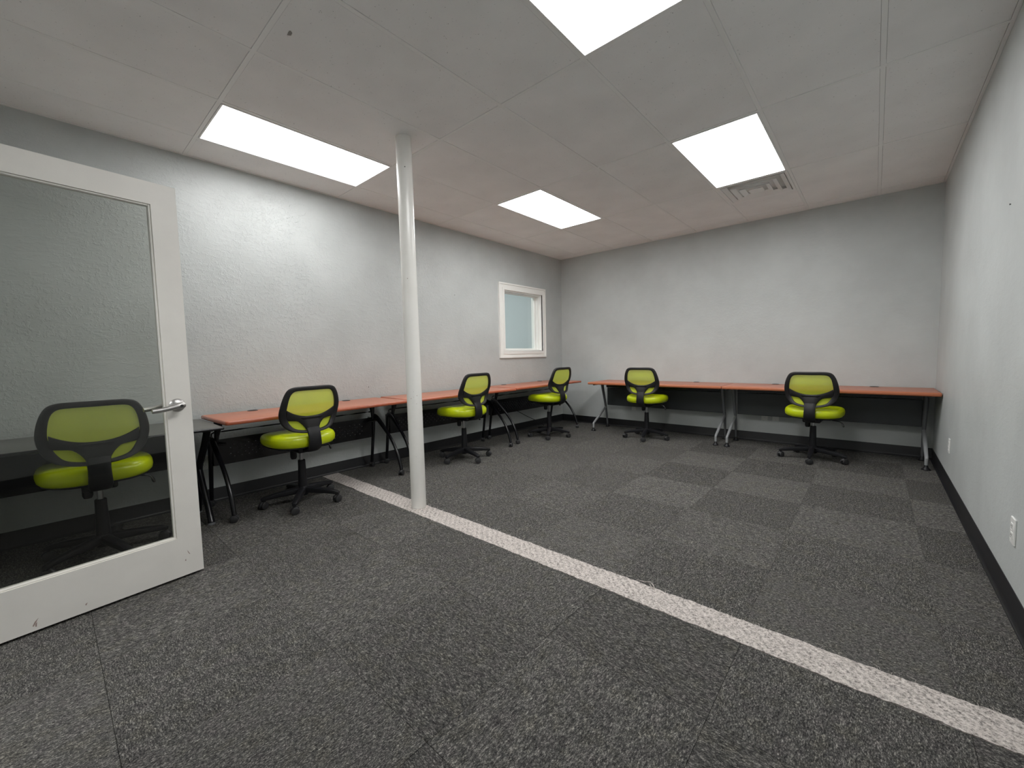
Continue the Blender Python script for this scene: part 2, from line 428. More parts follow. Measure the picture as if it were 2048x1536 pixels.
# ---------------------------------------------------------------- ceiling grid, tiles
GX = [.372 + .6096*i for i in range(7)]
GY = [-6.304, -5.085, -3.866, -2.645, -1.424, -.205]
bm = bmesh.new(); box(bm, (0, YF, H+.10), (W, 0, H+.12))
ceil = tag(obj('ceiling', bm, M['plenum']), 'suspended ceiling of off-white acoustic tiles', kind='structure')
tw = .012
def bar(name, a, b):
    bm = bmesh.new(); box(bm, a, b, .001, 1)
    return obj(name, bm, M['grid'], ceil)
for y in GY: bar('grid_bar', (0, y-tw, H-.0005), (W, y+tw, H+.03))
ys = [YF]+GY+[0]; xsx = [0]+GX+[W]
for x in GX:
    bar('grid_bar', (x-tw, YF, H), (x+tw, 0, H+.028))
for nm, a, b in (('l', (0, YF, H-.001), (.018, 0, H+.03)), ('r', (W-.018, YF, H-.001), (W, 0, H+.03)), ('b', (0, -.018, H-.0012), (W, 0, H+.03)), ('f', (0, YF, H-.0012), (W, YF+.018, H+.03))):
    bar('edge_angle', a, b)
VY = -.817
bar('grid_bar', (GX[4]-tw, VY-tw, H-.0005), (GX[5]+tw, VY+tw, H+.03))
LIGHTS = {(0, 1): 'l1', (1, 3): 'l2', (4, 3): 'l3', (4, 1): 'l4'}      # (column from GX[i], row from GY[j])
cache = {}
def ctile(x0, x1, y0, y1):
    g = tw+.0008
    a0 = x0+(g if x0 > .01 else .02); a1 = x1-(g if x1 < W-.01 else .02)
    b0 = y0+(g if y0 > YF+.01 else .02); b1 = y1-(g if y1 < -.01 else .02)
    w, d = (a1-a0)/2, (b1-b0)/2
    if w < .015 or d < .01: return
    key = (round(w, 3), round(d, 3))
    if key not in cache:
        bm = bmesh.new(); box(bm, (-w, -d, 0), (w, d, .018), .0015, 1)
        o = obj('ceiling_tile', bm, M['tile'], ceil); cache[key] = o.data
    else:
        o = bpy.data.objects.new('ceiling_tile', cache[key]); C.objects.link(o); o.parent = ceil
    o.location = ((a0+a1)/2, (b0+b1)/2, H+.0012+random.uniform(0, .001))
for i in range(len(xsx)-1):
    for j in range(len(ys)-1):
        if (i-1, j-1) in LIGHTS: continue
        if i-1 == 4 and j-1 == 4:
            ctile(xsx[i], xsx[i+1], VY, ys[j+1]); continue
        ctile(xsx[i], xsx[i+1], ys[j], ys[j+1])
bm = bmesh.new()
for s_ in ((0, 0),):
    pts = [(-.020, -.006), (-.008, .008), (.012, .006), (.022, -.004), (.016, -.010), (-.004, -.009)]
    vs = [bm.verts.new((1.849+x, -5.001+y, H+.0008)) for x, y in pts]; vt = [bm.verts.new((v.co.x, v.co.y, H+.006)) for v in vs]
    bm.faces.new(vs)
    for k in range(6): bm.faces.new((vs[k], vs[(k+1) % 6], vt[(k+1) % 6], vt[k]))
obj('tile_chip', bm, simple('chip_grey', (.30, .29, .27), .9), ceil)

POWER = {'l1': .70, 'l2': 1.0, 'l3': 1.2, 'l4': 1.25}   # strength per panel, set unevenly to balance the wall brightness
LAB = {'l1': 'bright ceiling light panel by the left wall, left of the white column',
       'l2': 'bright ceiling light panel right of the column, nearest the small window',
       'l3': 'bright ceiling light panel directly beside the square air vent',
       'l4': 'bright ceiling light panel cut off by the top of the picture'}
for (i, j), k in LIGHTS.items():
    x0, x1, y0, y1 = GX[i]+tw, GX[i+1]-tw, GY[j]+tw, GY[j+1]-tw
    t = empty('ceiling_light', ((x0+x1)/2, (y0+y1)/2, H)); tag(t, LAB[k], 'ceiling light', 'recessed light panels in the tiled ceiling')
    w, d = (x1-x0)/2-.001, (y1-y0)/2-.001; f = .011
    bm = bmesh.new()
    for a, b in (((-w, -d, -.004), (-w+f, d, .05)), ((w-f, -d, -.004), (w, d, .05)), ((-w+f, -d, -.004), (w-f, -d+f, .05)), ((-w+f, d-f, -.004), (w-f, d, .05))): box(bm, a, b, .0015, 1)
    obj('frame', bm, M['grid'], t)
    bm = bmesh.new(); box(bm, (-w+f, -d+f, .016), (w-f, d-f, .020)); obj('diffuser', bm, panel_mat(POWER[k]), t)
# air vent: stepped square louvers
x0, x1, y0, y1 = GX[4]+tw, GX[5]-tw, GY[4]+tw, VY-tw
v = empty('ceiling_vent', ((x0+x1)/2, (y0+y1)/2, H)); tag(v, 'square white stepped air vent in the ceiling next to a light panel', 'vent')
w, d = (x1-x0)/2-.001, (y1-y0)/2-.001
def frustum(bm, w0, d0, z0, w1, d1, z1, t=.0015):
    for s0, s1 in ((0, 0),):
        A = [bm.verts.new((sx*w0, sy*d0, z0)) for sx, sy in ((-1, -1), (1, -1), (1, 1), (-1, 1))]
        B = [bm.verts.new((sx*w1, sy*d1, z1)) for sx, sy in ((-1, -1), (1, -1), (1, 1), (-1, 1))]
        A2 = [bm.verts.new((p.co.x, p.co.y, z0+t)) for p in A]; B2 = [bm.verts.new((p.co.x*.995, p.co.y*.995, z1+t)) for p in B]
        for k in range(4):
            q = (k+1) % 4
            bm.faces.new((A[k], A[q], B[q], B[k])); bm.faces.new((A2[q], A2[k], B2[k], B2[q]))
            bm.faces.new((A[q], A[k], A2[k], A2[q])); bm.faces.new((B[k], B[q], B2[q], B2[k]))
bm = bmesh.new(); frustum(bm, w, d, -.001, w-.022, d-.022, -.001); frustum(bm, w-.022, d-.022, -.001, w-.03, d-.03, .05)
box(bm, (-w+.03, -d+.03, .05), (w-.03, d-.03, .055))
obj('vent_frame', bm, M['grid'], v)
for s, z in ((.262, -.004), (.195, -.012), (.128, -.016)):
    bm = bmesh.new(); frustum(bm, s, s, z, s-.040, s-.040, z+.016, .003)
    frustum(bm, s, s, z+.001, s-.004, s-.004, z+.012, .002)
    obj('louver', bm, M['grid'], v)
bm = bmesh.new(); box(bm, (-.062, -.062, -.016), (.062, .062, -.012), .003); obj('centre_plate', bm, M['grid'], v)

# ---------------------------------------------------------------- window in the left wall
w = empty('window_1', (0, (WY0+WY1)/2, WZ0)); tag(w, 'small square interior window with white casing in the left wall', kind='structure')
def wobj(n, bm, m, sm=False):
    o = obj(n, bm, m, w, sm); o.location = -Vector(w.location); return o
OY0, OY1, OZ0, OZ1 = -1.576, -.478, 1.108, 2.190
bm = bmesh.new()
def picture_frame(bm, y0, y1, z0, z1, iy0, iy1, iz0, iz1, xa, xb, bev=.003):
    box(bm, (xa, y0, iz0), (xb, iy0, iz1), 0); box(bm, (xa, iy1, iz0), (xb, y1, iz1), 0)
    box(bm, (xa, y0, iz1), (xb, y1, z1), 0); box(bm, (xa, y0, z0), (xb, y1, iz0), 0)
picture_frame(bm, OY0+.012, OY1-.012, OZ0+.012, OZ1-.012, WY0, WY1, WZ0, WZ1, .0, .016)
picture_frame(bm, OY0, OY1, OZ0, OZ1, OY0+.022, OY1-.022, OZ0+.022, OZ1-.022, .0, .024)
picture_frame(bm, OY0+.07, OY1-.07, OZ0+.055, OZ1-.07, WY0, WY1, WZ0, WZ1, .0, .022)
wobj('casing', bm, M['white'])
bm = bmesh.new(); picture_frame(bm, WY0-.001, WY1+.001, WZ0-.001, WZ1+.001, WY0+.014, WY1-.014, WZ0+.014, WZ1-.014, -wt, .0)
wobj('jamb', bm, M['white'])
bm = bmesh.new(); a = .014
picture_frame(bm, WY0+a, WY1-a, WZ0+a, WZ1-a, WY0+a+.02, WY1-a-.03, WZ0+a+.03, WZ1-a-.012, -.150, -.112)
wobj('glazing_stop', bm, M['white'])
bm = bmesh.new(); picture_frame(bm, WY0+a, WY1-a, WZ0+a, WZ1-a, WY0+a+.01, WY1-a-.012, WZ0+a+.012, WZ1-a-.008, -.112, -.06)
wobj('inner_stop', bm, M['white'])
bm = bmesh.new(); box(bm, (-.137, WY0+a+.005, WZ0+a+.005), (-.131, WY1-a-.005, WZ1-a-.005)); wobj('pane', bm, M['glass'])

# ---------------------------------------------------------------- open glass door
hinge = Vector((1.409, -6.318, 0)); free = Vector((1.300, -5.395, 0)); dw = (free-hinge).length
ang = math.atan2(free.y-hinge.y, free.x-hinge.x)
d = empty('door_1', hinge, ang); tag(d, 'open white door with one large tinted glass panel', kind='structure')
# local: x along the leaf from the hinge, visible face at y=0 (towards -y local = +x world), thickness to +y
th = .044; z0, z1 = .012, 2.045; sw = .106; rt, rb = .109, .208
for n, a, b in (('stile', (0, 0, z0), (sw, th, z1)), ('stile', (dw-sw, 0, z0), (dw, th, z1)), ('rail', (sw, 0, z1-rt), (dw-sw, th, z1)), ('rail', (sw, 0, z0), (dw-sw, th, z0+rb))):
    bm = bmesh.new(); box(bm, a, b); obj(n, bm, M['door'], d)
bm = bmesh.new(); g = .008
ya, yb = .007, th-.007
for a, b in (((sw, ya, z0+rb), (sw+g, yb, z1-rt)), ((dw-sw-g, ya, z0+rb), (dw-sw, yb, z1-rt)), ((sw+g, ya, z1-rt-g), (dw-sw-g, yb, z1-rt)), ((sw+g, ya, z0+rb), (dw-sw-g, yb, z0+rb+g))): box(bm, a, b, .002, 1)
obj('glazing_bead', bm, M['door'], d)
bm = bmesh.new(); box(bm, (sw+.002, th/2-.003, z0+rb+.002), (dw-sw-.002, th/2+.003, z1-rt-.002)); tag(obj('glass_pane', bm, M['door_glass'], d), 'dark tinted glass')
for sgn in (-1, 1):
    yb = 0 if sgn < 0 else th
    cx, cz = dw-.062, .925
    bm = bmesh.new()
    lathe(bm, [(0, 0), (.034, 0), (.0345, .004), (.031, .009), (.022, .013), (.014, .016), (.0125, .04), (.013, .046), (0, .047)], (0, sgn, 0), (cx, yb, cz), 28)
    P = smooth_path([(cx+.018, yb+sgn*.045, cz+.004), (cx, yb+sgn*.050, cz+.001), (cx-.03, yb+sgn*.050, cz-.006), (cx-.07, yb+sgn*.048, cz-.014), (cx-.115, yb+sgn*.046, cz-.018)], 5)
    tube(bm, P, [.008]+[.0155-.00022*k for k in range(len(P)-1)], 12, 1.0, (0, 1, 0))
    h = obj('lever_handle', bm, M['steel'], d, True); tag(h, 'satin nickel lever handle')
    if sgn < 0:
        bm = bmesh.new(); lathe(bm, [(0, 0), (.007, 0), (.007, .003), (.004, .0035), (0, .0025)], (0, sgn, 0), (cx+.001, yb+sgn*.0625, cz), 16); obj('privacy_button', bm, M['slot'], h)
bm = bmesh.new()
for px, pz, a, l in ((dw-.62, .035, 1.0, .035), (dw-.612, .03, 1.3, .02), (dw-.46, .045, .9, .012), (dw-.06, .12, 1.9, .025), (dw-.08, .09, 1.2, .01)):
    dx, dz = math.cos(a)*l, math.sin(a)*l
    q = [bm.verts.new(p) for p in ((px, -.0004, pz), (px+.004, -.0004, pz-.002), (px+dx+.001, -.0004, pz+dz), (px+dx*.5-.002, -.0004, pz+dz*.55))]
    bm.faces.new(q)
obj('scuff_mark', bm, M['scuff'], d)
for hz in (.25, 1.05, 1.82):
    bm = bmesh.new(); lathe(bm, [(0, 0), (.007, 0), (.007, .09), (0, .09)], (0, 0, 1), (-.008, -.002, hz), 12); obj('hinge', bm, M['steel'], d)

# ---------------------------------------------------------------- column
bm = bmesh.new(); R = .056
lathe(bm, [(R*.97, 0), (R, .004), (R, 1.0), (R, 2.0), (R, H)], (0, 0, 1), (0, 0, 0), 48)
col = obj('support_column', bm, M['column'], None, True); col.location = (1.448, -4.072, .003)
col.scale = (1, 1, (H-.003)/H)
col.rotation_euler = (math.radians(0), math.radians(-.45), 0)
tag(col, 'round white painted steel column standing on the pale carpet strip', 'column')
for (a, z, s) in ((-32, 2.51, .004), (-48, 1.72, .0035), (-60, .84, .003), (-20, .80, .0022), (-15, .86, .003)):
    bm = bmesh.new(); n_ = Vector((math.cos(math.radians(a)), math.sin(math.radians(a)), 0))
    lathe(bm, [(0, 0), (s, 0), (s*.8, .0012), (0, .0014)], n_, n_*(R-.0004)+Vector((0, 0, z)), 10); obj('chip', bm, M['slot'] if z > 2 else M['scuff'], col)

for k in range(8):
    a = math.radians(random.uniform(-62, 8)); z = random.uniform(.30, 1.0); n_ = Vector((math.cos(a), math.sin(a), 0)); q = random.uniform(.0007, .0016)
    bm = bmesh.new(); lathe(bm, [(0, 0), (q, 0), (q*.8, .0008), (0, .001)], n_, n_*(R-.0004)+Vector((0, 0, z)), 7); obj('chip', bm, M['rubber'], col)
# ---------------------------------------------------------------- outlets, nails
def outlet(loc, nrm, label, sockets=True, hw=.035, hh=.057, group='wall plates low on the walls'):
    t = empty('wall_outlet', loc); tag(t, label, 'outlet', group)
    t.rotation_euler = (0, 0, math.atan2(nrm[1], nrm[0])-(-PI/2))      # local -y faces the room
    bm = bmesh.new(); box(bm, (-hw, -.007, -hh), (hw, 0, hh), .003, 2); obj('cover_plate', bm, M['plate'], t)
    if sockets:
        for z in (-.02, .02):
            bm = bmesh.new(); box(bm, (-.0165, -.009, z-.014), (.0165, -.006, z+.014), .003, 2)
            s = obj('socket', bm, M['plate'], t)
            bm = bmesh.new()
            for x in (-.0065, .0065): box(bm, (x-.0012, -.0094, z-.002), (x+.0012, -.0088, z+.007))
            lathe(bm, [(0, 0), (.0024, 0), (.0024, .0006), (0, .0006)], (0, -1, 0), (0, -.0088, z-.008), 8)
            obj('slots', bm, M['slot'], s)
    else:
        for z in (-.042, .042):
            bm = bmesh.new(); lathe(bm, [(0, 0), (.003, 0), (.002, .001), (0, .001)], (0, -1, 0), (0, -.007, z), 8); obj('screw', bm, M['steel'], t)
outlet((W, -1.19, .352), (-1, 0), 'white outlet plate on the right wall, nearest the far desks')
outlet((W, -3.215, .352), (-1, 0), 'white outlet plate on the right wall, at the right edge of the picture')
outlet((3.035, 0, .325), (0, -1), 'socket plate with dark holes on the far wall, left of a blank plate')
outlet((3.152, 0, .325), (0, -1), 'blank white plate under the far right desk, beside the socket plate', False)
outlet((1.31, 0, .325), (0, -1), 'white plate on the far wall behind the chair of the far left desk', False)
outlet((0, -5.10, .335), (1, 0), 'white outlet plate on the left wall just right of the open glass door')
outlet((0, -3.19, .385), (1, 0), 'white plate on the left wall just right of the column', False, .028, .035)
def nail(loc, nrm, label):
    bm = bmesh.new(); lathe(bm, [(0, -.002), (.002, -.002), (.002, .003), (.0045, .0032), (.004, .005), (0, .0055)], nrm, loc, 10)
    tag(obj('nail', bm, M['slot']), label, 'nail', 'small nails left in the walls')
nail((0, -2.388, 1.927), (1, 0, 0), 'dark nail in the left wall between the column and the small window')
nail((W, -2.781, 1.821), (-1, 0, 0), 'dark nail high on the right wall')
nail((0, -3.632, .842), (1, 0, 0), 'tiny nail in the left wall just above the left cherry desk')
bm = bmesh.new()
tube(bm, smooth_path([(.07, -1.36, .326), (.062, -1.30, .322), (.06, -1.10, .228), (.06, -.88, .132), (.065, -.72, .055), (.09, -.66, .008), (.14, -.74, .006)], 6), .0045, 6)
tag(obj('power_cable', bm, M['plastic'], None, True), 'black cable drooping under the desk by the corner along the left wall', 'cable')

# ---------------------------------------------------------------- desks
def slab(bm, L, D, z0, z1, rc=.03, yb=0.0):
    """tabletop: long rounded rectangle, back edge at y=yb, with a bullnose edge; edge faces take material 1, underside 2"""
    pts = []
    for cx, cy, a0 in ((L/2-rc, yb-rc, 0), (-L/2+rc, yb-rc, 90), (-L/2+rc, yb-D+rc, 180), (L/2-rc, yb-D+rc, 270)):
        for k in range(6):
            a = math.radians(a0+k*18); pts.append((cx+rc*math.cos(a), cy+rc*math.sin(a), math.cos(a), math.sin(a)))
    h = z1-z0; prof = [(-.006, 0), (-.0015, h*.12), (0, h*.30), (0, h*.58), (-.0012, h*.76), (-.0042, h*.92), (-.009, h)]
    rings = [[bm.verts.new((x+nx*o, y+ny*o, z0+z)) for x, y, nx, ny in pts] for o, z in prof]
    n = len(pts)
    for A, B in zip(rings, rings[1:]):
        for k in range(n): bm.faces.new((A[k], A[(k+1) % n], B[(k+1) % n], B[k])).material_index = 1
    bm.faces.new(rings[0][::-1]).material_index = 2; bm.faces.new(rings[-1]).material_index = 0
def grommets(t, xs, z, y=-.045):
    for x in xs:
        bm = bmesh.new(); lathe(bm, [(0, 0), (.040, 0), (.040, .0025), (.034, .004), (.032, .002), (0, .002)], (0, 0, 1), (x, y, z-.0005), 24); obj('cable_grommet', bm, M['plastic'], t, True)
def twin_caster(bm, x, y, r=.025, top=.06, ang=0):
    c, s = math.cos(ang), math.sin(ang)
    for o in (-.014, .014):
        px, py = x-s*o, y+c*o
        lathe(bm, [(0, -.009), (r*.8, -.009), (r, -.006), (r, .006), (r*.8, .009), (0, .009)], (-s, c, 0), (px, py, r), 18)
    lathe(bm, [(0, 0), (.009, 0), (.009, top-r), (0, top-r)], (0, 0, 1), (x, y, r), 10)
    # hood over the wheels
    P = [(x+c*r*1.08*math.cos(a), y+s*r*1.08*math.cos(a), r+r*1.08*math.sin(a)) for a in [math.radians(q) for q in range(20, 170, 15)]]
    tube(bm, P, .004, 6, 2.2, (-s, c, 0))
LC = 1.55; LEGX = .71
def curved_leg():
    bm = bmesh.new()
    tube(bm, smooth_path([(0, -.15, .560), (0, -.20, .540), (0, -.29, .465), (0, -.385, .382), (0, -.470, .290), (0, -.533, .185), (0, -.566, .095), (0, -.578, .052)], 5), .0155, 12)
    tube(bm, [(0, -.13, .545), (0, -.19, .538), (0, -.28, .470), (0, -.38, .386)], [.022, .022, .020, .0158], 10)
    tube(bm, [(0, -.13, .54), (0, -.115, .40), (0, -.06, .055)], [.018, .017, .0145], 10)
    return bm
def desk_curved(t):
    bm = bmesh.new(); slab(bm, LC, .60, .699, .727, .022)
    obj('tabletop', bm, None, t, True, [M['cherry'], M['edge'], M['black_metal']])
    grommets(t, (-.42, .42), .727)
    for s in (-1, 1):
        leg = obj('leg', curved_leg(), M['black_metal'], t, True); leg.location = (s*LEGX-.045, 0, 0)
        for y in (-.578, -.06):
            bm = bmesh.new(); twin_caster(bm, 0, y, .025, .06, .5*s); obj('caster', bm, M['rubber'], leg, True)
        bm = bmesh.new()
        tube(bm, [(s*(LEGX-.05)-.045, -.185, .698), (s*(LEGX-.045)-.045, -.18, .65), (s*(LEGX-.035)-.045, -.168, .57), (s*(LEGX-.03)-.045, -.16, .50)], [.034, .027, .017, .014], 12)
        tube(bm, [(s*(LEGX-.09)-.045, -.16, .50), (s*(LEGX)-.045, -.20, .512)], .011, 8)
        box(bm, (s*(LEGX-.10)-.045-.02, -.50, .692), (s*(LEGX-.10)-.045+.05, -.08, .6985), .001, 1)
        obj('top_bracket', bm, M['black_metal'], t, True)
    bm = bmesh.new(); x = LEGX-.045
    tube(bm, smooth_path([(-x-.045-.03, -.12, .54), (-x-.045-.03, -.12, .585), (-x-.045, -.12, .594), (-x, -.12, .595), (0, -.12, .595), (x-.09, -.12, .595), (x-.045, -.12, .594), (x-.045+.03, -.12, .585), (x-.045+.03, -.12, .54)], 4), .0055, 8)
    obj('cross_rod', bm, M['black_metal'], t, True)
    # perforated cable tray: a face with a staggered field of real holes and folded lips
    bm = bmesh.new(); px = .0262; nx = 53; w0 = -nx*px/2-.045; nz = 6; pz = .024; zb = .350
    V = {}
    def vv(x, z):
        k = (round(x, 5), round(z, 5))
        if k not in V: V[k] = bm.verts.new((x, -.125-.0*z, z))
        return V[k]
    for i in range(nx):
        for j in range(nz):
            X, Z = w0+i*px, zb+j*pz; q = [(X, Z), (X+px, Z), (X+px, Z+pz), (X, Z+pz)]
            if (i+j) % 2 == 0 and 4 <= i < nx-4 and j > 0:
                m = (X+px/2, Z+pz/2); hr = .0034
                hq = [(m[0]-hr, m[1]-hr), (m[0]+hr, m[1]-hr), (m[0]+hr, m[1]+hr), (m[0]-hr, m[1]+hr)]
                for k in range(4): bm.faces.new((vv(*q[k]), vv(*q[(k+1) % 4]), vv(*hq[(k+1) % 4]), vv(*hq[k])))
            else: bm.faces.new([vv(*p) for p in q])
    x0, x1 = w0, w0+nx*px
    for za, zc in ((.333, zb), (zb+nz*pz, .535)):
        q = [bm.verts.new(p) for p in ((x0, -.125, za), (x1, -.125, za), (x1, -.125, zc), (x0, -.125, zc))]; bm.faces.new(q)
    box(bm, (x0, -.125, .331), (x1, -.045, .334)); box(bm, (x0, -.135, .533), (x1, -.125, .5365)); box(bm, (x0, -.048, .331), (x1, -.045, .345))
    for x in (x0, x1): box(bm, (x-.002, -.135, .333), (x+.002, -.045, .535))
    tag(obj('cable_tray', bm, M['black_metal'], t), 'black perforated metal tray')
    return t
GC = 'cherry desks with curved black legs along the left wall'
da = desk_curved(empty('desk', (.040, -4.342, 0), math.radians(92.0)))
tag(da, 'cherry-topped desk with curved black legs, nearest the open glass door', 'desk', GC)
dbk = copy_tree(da); dbk.location = (.042, -2.738, 0); dbk.rotation_euler = (0, 0, math.radians(87.7))
tag(dbk, 'cherry-topped desk with curved black legs behind the white column', 'desk', GC)
dc = copy_tree(da); dc.location = (.028, -1.158, 0); dc.rotation_euler = (0, 0, math.radians(90.0))
tag(dc, 'cherry-topped desk with curved black legs under the small window, by the corner', 'desk', GC)

# grey desk behind the glass door
LG = 1.235
dg = empty('desk', (.035, -5.108-LG/2, 0), PI/2); tag(dg, 'dark grey topped desk behind the open glass door', 'desk')
bm = bmesh.new(); slab(bm, LG, .655, .678, .697, .012); obj('tabletop', bm, None, dg, True, [M['grey_top'], M['black_metal'], M['black_metal']])
for s in (-1, 1):
    x = s*(LG/2-.085)
    bm = bmesh.new()
    tube(bm, [(x, -.585, .678), (x, -.48, .56), (x, -.30, .40), (x, -.27, .35), (x, -.34, .25), (x, -.45, .12), (x, -.52, .012)], [.022, .022, .022, .022, .021, .020, .020], 12)
    tube(bm, [(x, -.275, .34), (x, -.22, .20), (x, -.16, .012)], [.022, .02, .018], 10)
    box(bm, (x-.03, -.60, .668), (x+.03, -.10, .678), .001, 1)
    leg = obj('leg', bm, M['black_metal'], dg, True)
    for y in (-.52, -.16):
        bm = bmesh.new(); lathe(bm, [(0, 0), (.022, 0), (.022, .006), (.012, .014), (0, .014)], (0, 0, 1), (x, y, 0), 16); obj('foot', bm, M['grey_metal'], leg, True)
bm = bmesh.new(); box(bm, (-LG/2+.1, -.115, .36), (LG/2-.1, -.095, .66), .002, 1); obj('modesty_panel', bm, M['plastic'], dg)

# silver-legged desks on the back wall
LD = 1.815
def y_leg():
    bm = bmesh.new()
    tube(bm, [(0, -.275, .690), (0, -.25, .60), (0, -.155, .305), (0, -.135, .22), (0, -.11, .045)], [.027, .025, .019, .0185, .014], 14, .8)
    return bm
def desk_y(t):
    bm = bmesh.new(); slab(bm, LD, .62, .693, .727, .012)
    obj('tabletop', bm, None, t, True, [M['cherry'], M['edge_t'], M['black_metal']])
    grommets(t, (-.45, .45), .727)
    for s in (-1, 1):
        x = s*(LD/2-.062)-.012
        leg = obj('leg', y_leg(), M['grey_metal'], t, True); leg.location = (x, 0, 0)
        bm = bmesh.new()
        tube(bm, [(0, -.150, .325), (0, -.33, .225), (0, -.525, .118), (0, -.540, .106), (0, -.541, .045)], [.0165, .0195, .0165, .0165, .0155], 14, .85)
        tag(obj('front_leg', bm, M['silver'], leg, True), 'silver front leg')
        for y in (-.541, -.108):
            bm = bmesh.new(); lathe(bm, [(0, 0), (.034, 0), (.034, .007), (.018, .024), (.013, .046), (0, .048)], (0, 0, 1), (0, y, 0), 20); obj('foot', bm, M['plastic'], leg, True)
        bm = bmesh.new()
        tube(bm, [(x, -.10, .684), (x, -.52, .684)], [.012, .010], 8, 2.0)
        obj('top_bracket', bm, M['black_metal'], t, True)
    bm = bmesh.new(); box(bm, (-LD/2+.08, -.20, .625), (LD/2-.10, -.17, .692), .002, 1); obj('frame_beam', bm, M['black_metal'], t)
    bm = bmesh.new(); box(bm, (-LD/2+.07, -.150, .345), (LD/2-.09, -.135, .615), .003, 1)
    tag(obj('modesty_panel', bm, M['dark_panel'], t), 'charcoal modesty panel')
    return t
M['edge_t'] = simple('cherry_edge_light', (.46, .15, .07), .35)
GD = 'cherry desks with silver legs along the far wall'
dd = desk_y(empty('desk', (1.783, -.010, 0), 0)); tag(dd, 'long cherry-topped desk with silver legs, left one of two on the far wall', 'desk', GD)
de = copy_tree(dd); de.location = (3.600, -.012, 0); tag(de, 'long cherry-topped desk with silver legs on the far wall, reaching the right wall', 'desk', GD)

# ---------------------------------------------------------------- chairs  (local: chair faces +y, the back is at -y)
def bend(u, z):           # the curve of the backrest: sides wrap forward, the lower part leans towards the seat
    return -.250 + .75*u*u + .045*math.exp(-((z-.68)/.10)**2) - .10*max(0, z-.75) + 0.0*u
def pt(u, z, dy=0): return Vector((u, bend(u, z)+dy, z))
OUT = [(0, .950), (.090, .950), (.142, .946), (.175, .930), (.197, .896), (.213, .850), (.223, .800), (.226, .757), (.220, .712), (.202, .664), (.158, .620), (.088, .598), (0, .592)]
INN = [(0, .918), (.085, .918), (.130, .914), (.153, .898), (.166, .872), (.174, .838), (.179, .800), (.180, .762), (.172, .722), (.158, .678), (.126, .636), (.070, .618), (0, .612)]
def sym(L, n=5):
    P = [Vector((u, 0, z)) for u, z in L] + [Vector((-u, 0, z)) for u, z in L[-2:0:-1]]
    m = len(P); out = []
    for i in range(m):
        a, b, c, d = P[i-1], P[i], P[(i+1) % m], P[(i+2) % m]
        for k in range(n):
            t = k/n; out.append(.5*((2*b)+(-a+c)*t+(2*a-5*b+4*c-d)*t*t+(-a+3*b-3*c+d)*t**3))
    return out
